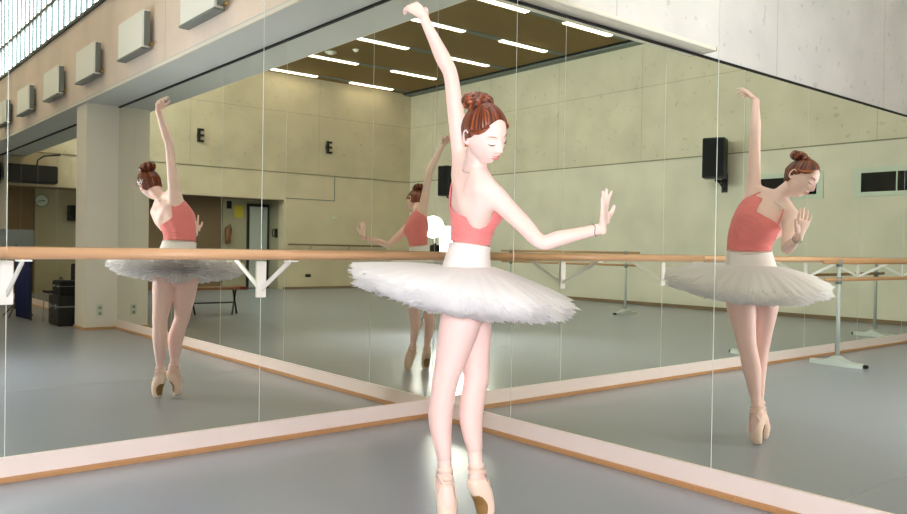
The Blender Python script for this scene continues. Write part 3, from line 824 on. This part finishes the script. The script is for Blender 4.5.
# camisole -----------------------------------------------------
def wrapang(a): return (a+PI) % (2*PI)-PI
def cam_top(th):
    f = math.sin(th); c = math.cos(th)          # f +1 front, -1 back; c +1 her left
    lo = 1.350+.024*f if f > 0 else 1.350+.024*f
    return lo+.075*(sst(.12, .36, c) if f > 0 else sst(.42, .70, c)*sst(0, -.2, f)+sst(.12, .36, c)*(1-sst(0, -.2, f)))+.008*sst(.3, .7, -c)*max(0, f)
def cam_pt(th, v, inf=.0055):
    t1 = cam_top(th); t = 1.175+(t1-1.175)*v
    # gathers on the right side seam
    w = math.exp(-((wrapang(th-PI)/.75)**2)); r = .0030*w*math.sin(t*420+4*math.sin(th*4))*math.exp(-((t-1.27)/.06)**2)
    r += .0009*math.sin(t*300+th*9+2*math.sin(th*7))
    r -= .0012*math.exp(-(wrapang(th-PI-.05)/.05)**2)
    return TOR.pt(t, th, inf+r+.004*max(0, -(math.sin(th)))*(v > .9)*0)
cb = bmesh.new(); sheet(cb, lambda u, v: cam_pt(u, v), [2*PI*k/160 for k in range(160)], [k/60 for k in range(61)], True)
cami = part('camisole', cb, M['cami']); solidify(cami, .004)
cb = bmesh.new(); tube(cb, [cam_pt(2*PI*k/120, 1.0, .0075) for k in range(121)], .0028, 6)
part('edge_binding', cb, M['cami'], cami)
for s, sh in ((1, shL), (-1, shR)):
    th_f = PI/2-s*.92; th_b = -PI/2+s*1.22
    top = V3((-1.2, -1.79, 1.455))*.42+sh*.58+V3((0, 0, .034 if s > 0 else .038))
    a = cam_pt(th_f, .99, .008); b = cam_pt(th_b, .99, .008)
    fr_ = nrm(GF)
    P = [a, a*.55+top*.45+fr_*.030, top+fr_*.012, top-fr_*.018, b*.45+top*.55-fr_*.034, b]
    Lp = limb(P, [(.0042, .002)]*len(P), side=nrm(sh-V3((-1.2, -1.79, 1.455))))
    part('shoulder_strap', Lp.add(bmesh.new(), 30, 10), M['cami'], cami)
# necklace, bracelet
P = []
for k in range(33):
    a = 2*PI*k/32; f_ = math.cos(a)
    P.append(V3((-1.222, -1.806, 1.487))+GF*(.052*f_+(.022 if f_ > .8 else 0))+GL*.056*math.sin(a)+V3((0, 0, -.012-.040*max(0, f_)**3-.03*math.sin(a)*-.6)))
part('necklace', tube(bmesh.new(), P, .0008, 6), M['silver'])
fd = nrm(wrR-elbR); c_ = wrR-fd*.035; s1 = nrm(np.cross(fd, V3((0, 0, 1)))); s2 = np.cross(s1, fd)
part('bracelet', tube(bmesh.new(), [c_+s1*.0255*math.cos(a)+s2*.0265*math.sin(a)+fd*.004*math.sin(a*3) for a in [2*PI*k/36 for k in range(37)]], .0016, 6), M['silver'])

# tutu ---------------------------------------------------------
tut = thing_t = bpy.data.objects.new('tutu', None); col.objects.link(tut); tut.parent = root; tut.empty_display_size = .1
cb = bmesh.new()
sheet(cb, lambda u, v: TOR.pt(.985+(1.163-.985+.006*math.cos(u*2))*v, u, .010+.008*(1-v)**2), [2*PI*k/96 for k in range(96)], [k/20 for k in range(21)], True)
bq = part('basque', cb, M['basque'], tut); solidify(bq, .003)
cb = bmesh.new(); tube(cb, [TOR.pt(1.163, 2*PI*k/96, .012) for k in range(97)], .005, 8); part('waistband', cb, M['basque'], tut)
HUB = V3((-1.148, -1.684, 1.02))
def tutu_layer(i, R, zhub, zrim, droop, seed, spikes, cx):
    rnd = random.Random(seed); n = 480; nr = 16
    jag = [rnd.uniform(-1, 1) for _ in range(n)]
    ph = [rnd.uniform(0, 2*PI) for _ in range(6)]
    cb = bmesh.new(); G = []
    for q in range(nr+1):
        k = q/nr; row = []
        for j in range(n):
            a = 2*PI*j/n
            ca, sa = math.cos(a), math.sin(a)
            hub = HUB+GL*ca*.160+GF*sa*.115
            lowf = .012*math.sin(5*a+ph[0])+.008*math.sin(11*a+ph[1])
            Rr = R+lowf+(.013*jag[j]+(.012 if j % 3 == 0 else 0) if q == nr else 0)+(.006*jag[j] if q == nr-1 else 0)
            rim = cx+GL*ca*Rr+GF*sa*Rr
            p = hub*(1-k)+rim*k
            u_ = np.dot(rim-cx, GF); v_ = np.dot(rim-cx, GL)
            zr = zrim-.149*u_+.042*v_
            z = (zhub)*(1-k)+zr*k+droop*4*k*(1-k)
            z += k*k*(.004*math.sin(13*a+1)+.0025*math.sin(41*a+ph[3]))-.006*(q == nr)*abs(jag[j])
            row.append(cb.verts.new((p[0], p[1], z)))
        G.append(row)
    for r0, r1 in zip(G, G[1:]):
        for j in range(n):
            cb.faces.new((r0[j], r0[(j+1) % n], r1[(j+1) % n], r1[j]))
    part('tulle_layer', cb, M['tulle'], tut)
CX_ = V3((-1.153, -1.650, 0))
layers = [(.470, 1.075, 1.004, .010), (.476, 1.055, .990, .006), (.476, 1.035, .975, .002), (.472, 1.015, .960, 0), (.462, 1.00, .946, 0), (.445, .985, .936, 0),
          (.40, .97, .922, 0), (.34, .955, .910, 0), (.28, .94, .898, 0), (.23, .925, .885, 0)]
for i, (R, zh, zr, dr) in enumerate(layers): tutu_layer(i, R, zh, zr, dr, 11+i, 90, CX_)
# ruffled briefs
cb = bmesh.new(); rnd = random.Random(3)
def br(u, v):
    t = .862+(.99-.862)*v; return TOR.pt(max(.88, t), u, .012+.006*math.sin(u*34)*(1-v))-V3((0, 0, max(0, .88-t)+.006*(1-v)*math.sin(u*21)))
sheet(cb, br, [2*PI*k/200 for k in range(200)], [k/12 for k in range(13)], True)
solidify(part('ruffled_briefs', cb, M['tulle'], tut), .002)

# tights -------------------------------------------------------
cb = bmesh.new(); legR.add(cb, 50, 32, .003, t1=.655); legL.add(cb, 50, 32, .003, t1=.630)
TOR.add(cb, 14, 32, .002, t0=.88, t1=.98)
part('tights', remesh(cb, .0045, 3), M['tights'])

# pointe shoes -------------------------------------------------
# on the foot loft, theta: 0 / pi = sides, pi/2 or -pi/2 = instep
def shoe(ft, inst, side_name):
    c, a, b, sd, fr, tg = ft.ev(.1); si = PI/2 if np.dot(fr, inst) > 0 else -PI/2      # instep angle
    sh = bpy.data.objects.new('pointe_shoe', None); col.objects.link(sh); sh.parent = root; sh.empty_display_size = .05
    def topt(th):       # how far up the foot the satin reaches (t decreases towards the ankle)
        k = .5-.5*math.cos(wrapang(th-si)); return .145*(1-sst(0, .5, k))+.052*sst(0, .5, k)
    cb = bmesh.new(); us = [2*PI*k/56 for k in range(56)]
    G = sheet(cb, lambda u, v: ft.pt(topt(u)+(.222-topt(u))*v, u, .0032), us, [k/24 for k in range(25)], True)
    cb.faces.new(G[-1]); o = part('satin_upper', cb, M['satin'], sh); solidify(o, .0022)
    cb = bmesh.new(); tube(cb, [ft.pt(topt(2*PI*k/56), 2*PI*k/56, .0045) for k in range(57)], .0022, 6); part('edge_binding', cb, M['ribbon'], sh)
    cb = bmesh.new()
    sheet(cb, lambda u, v: ft.pt(.085+.115*v, si+PI+u*(.75-.25*abs(v*2-1)**3), .0075), [-1+2*k/12 for k in range(13)], [k/16 for k in range(17)])
    solidify(part('leather_sole', cb, M['sole'], sh), .0025)
    # ribbons round the ankle and crossed over the instep
    def rib(tf, w=.009, nm='ribbon', n=60):
        cb = bmesh.new()
        sheet(cb, lambda u, v: (lambda tt: (ft.pt(tt, u, .0042) if tt > 0.004 else None))(max(.005, tf(u)+w*(v*2-1))), [2*PI*k/n for k in range(n)], [0, .5, 1], True)
        solidify(part(nm, cb, M['ribbon'], sh), .0012)
    rib(lambda u: .012, .007)
    rib(lambda u: .030+.004*math.sin(u), .007)
    def cross(sg):
        cb = bmesh.new(); n = 30
        sheet(cb, lambda u, v: ft.pt(.032+.058*(u*.5+.5)+.008*(v*2-1), si+sg*u*1.25, .0052+.001*(sg > 0)), [-1+2*k/n for k in range(n+1)], [0, .5, 1])
        solidify(part('ribbon', cb, M['ribbon'], sh), .0012)
    cross(1); cross(-1)
shoe(ftR, iR, 'right'); shoe(ftL, iL, 'left')


# ---------------------------------------------------------------- photographer's gear (seen small in the corner)
t = thing('studio_light', 'studio flash head on a stand beside the camera, glaring in the mirror corner', 'studio light', (-3.52, -4.48, 0))
obj('reflector', tube(bmesh.new(), [(0, 0, 0), (0, .0, .03), (0, 0, .1), (0, 0, .2)], [.07, .08, .11, .15], 28, cap=False), M['black'], t)
LGT = [o for o in bpy.data.objects if o.parent == t][0]
obj('flash_head', T([(0, 0, 0), (0, 0, .28)], .065, 20), M['black'], t)
HD = [o for o in bpy.data.objects if o.parent == t and o != LGT][0]
dirL = Vector((-1.15+3.52, -1.7+4.48, 1.2-1.46)).normalized()
q = dirL.to_track_quat('Z', 'Y')
LGT.rotation_mode = HD.rotation_mode = 'QUATERNION'
LGT.rotation_quaternion = q; HD.rotation_quaternion = q
LGT.location = (0, 0, 1.46); HD.location = Vector((0, 0, 1.46))-dirL*.27
bm = T([(0, 0, .15), (0, 0, .165)], .125, 28)
M['flash'] = mat('lit_flash_diffuser', (255, 255, 255), .5, emit=(250, 250, 255), estr=285)
fl = obj('flash_diffuser', bm, M['flash'], t); fl.rotation_mode = 'QUATERNION'; fl.rotation_quaternion = q; fl.location = (0, 0, 1.46)
obj('stand_pole', T([(-.08, -.1, .1), (-.08, -.1, 1.44)], .012, 10), M['galv'], t)
obj('joint', T([(-.08, -.1, 1.38), (-.08, -.1, 1.47)], .022, 10), M['black'], t)
for k in range(3):
    a = k*2*PI/3+.4; obj('leg', T([(-.08, -.1, .45), (-.08+.38*math.cos(a), -.1+.38*math.sin(a), .012)], .01, 8), M['galv'], t)

t = thing('softbox', 'square white softbox on a stand beside the studio flash', 'studio light', (-3.98, -4.42, 0))
qs = Vector((-1.15+3.98, -1.7+4.42, 0)).to_track_quat('Z', 'Y')
def sb(name, bm, m, loc=(0, 0, 1.16)):
    o = obj(name, bm, m, t); o.rotation_mode = 'QUATERNION'; o.rotation_quaternion = qs; o.location = loc; return o
bm = bmesh.new(); prev = None
for z, w_ in ((-.28, .07), (-.02, .31), (.03, .32)):
    ring = [bm.verts.new((x*w_, y*w_, z)) for x, y in ((-1, -1), (1, -1), (1, 1), (-1, 1))]
    if prev:
        for k in range(4): bm.faces.new((prev[k], prev[(k+1) % 4], ring[(k+1) % 4], ring[k]))
    else: bm.faces.new(ring)
    prev = ring
sb('shell', bm, M['black'])
M['soft'] = mat('lit_softbox_cloth', (255, 255, 255), .6, emit=(250, 250, 255), estr=30)
sb('front_diffuser', B(-.305, -.305, 0, .305, .305, .012), M['soft'])
obj('stand_pole', T([(-.2, -.2, .1), (-.2, -.2, 1.2)], .013, 10), M['galv'], t)
for k in range(3):
    a = k*2*PI/3; obj('leg', T([(-.2, -.2, .4), (-.2+.36*math.cos(a), -.2+.36*math.sin(a), .012)], .01, 8), M['galv'], t)
t = thing('photo_camera', 'black camera on a thin monopod in the mirror corner below the flash', 'camera', (-3.50, -4.42, 0), math.atan2(.77, .64))
obj('camera_body', B(-.04, -.07, 1.10, .02, .07, 1.20, bev=.01), M['black'], t)
obj('lens', T([(.02, 0, 1.145), (.06, 0, 1.145)], .036, 20), M['black'], t)
obj('viewfinder', B(-.03, -.025, 1.198, .02, .025, 1.225, bev=.006), M['black'], t)
obj('monopod', T([(-.01, 0, 0), (-.01, 0, 1.10)], [.008, .012], 10), M['black'], t)

# ---------------------------------------------------------------- camera (solved from the photograph)
cam = bpy.data.cameras.new('camera'); co = bpy.data.objects.new('camera', cam); col.objects.link(co)
F, CX, CY, yaw, pitch, roll = 795.806289, -3.38193462, -4.27675121, 0.877808230, -0.0102213233, 0.0160556862
f = np.array([math.cos(yaw)*math.cos(pitch), math.sin(yaw)*math.cos(pitch), math.sin(pitch)])
r = np.array([math.sin(yaw), -math.cos(yaw), 0.]); u = np.cross(r, f)
r2 = r*math.cos(roll)+u*math.sin(roll); u2 = -r*math.sin(roll)+u*math.cos(roll)
mw = Matrix.Identity(4)
for i in range(3):
    mw[i][0] = r2[i]; mw[i][1] = u2[i]; mw[i][2] = -f[i]
mw.translation = Vector((CX, CY, 1.15))
co.matrix_world = mw
cam.sensor_width = 36; cam.lens = F*36/907; cam.clip_start = .05; cam.clip_end = 100
bpy.context.scene.camera = co

# ---------------------------------------------------------------- world and view
w = bpy.data.worlds.new('world'); bpy.context.scene.world = w; w.use_nodes = True
w.node_tree.nodes['Background'].inputs[0].default_value = (.7, .8, 1, 1)
w.node_tree.nodes['Background'].inputs[1].default_value = .3
sc = bpy.context.scene
sc.view_settings.view_transform = 'Standard'; sc.view_settings.look = 'None'
sc.view_settings.gamma = 1; sc.view_settings.use_curve_mapping = False
sc.view_settings.exposure = 0.72
sc.cycles.max_bounces = 14; sc.cycles.glossy_bounces = 8; sc.cycles.diffuse_bounces = 5; sc.cycles.transparent_max_bounces = 24
sc.cycles.sample_clamp_indirect = 12
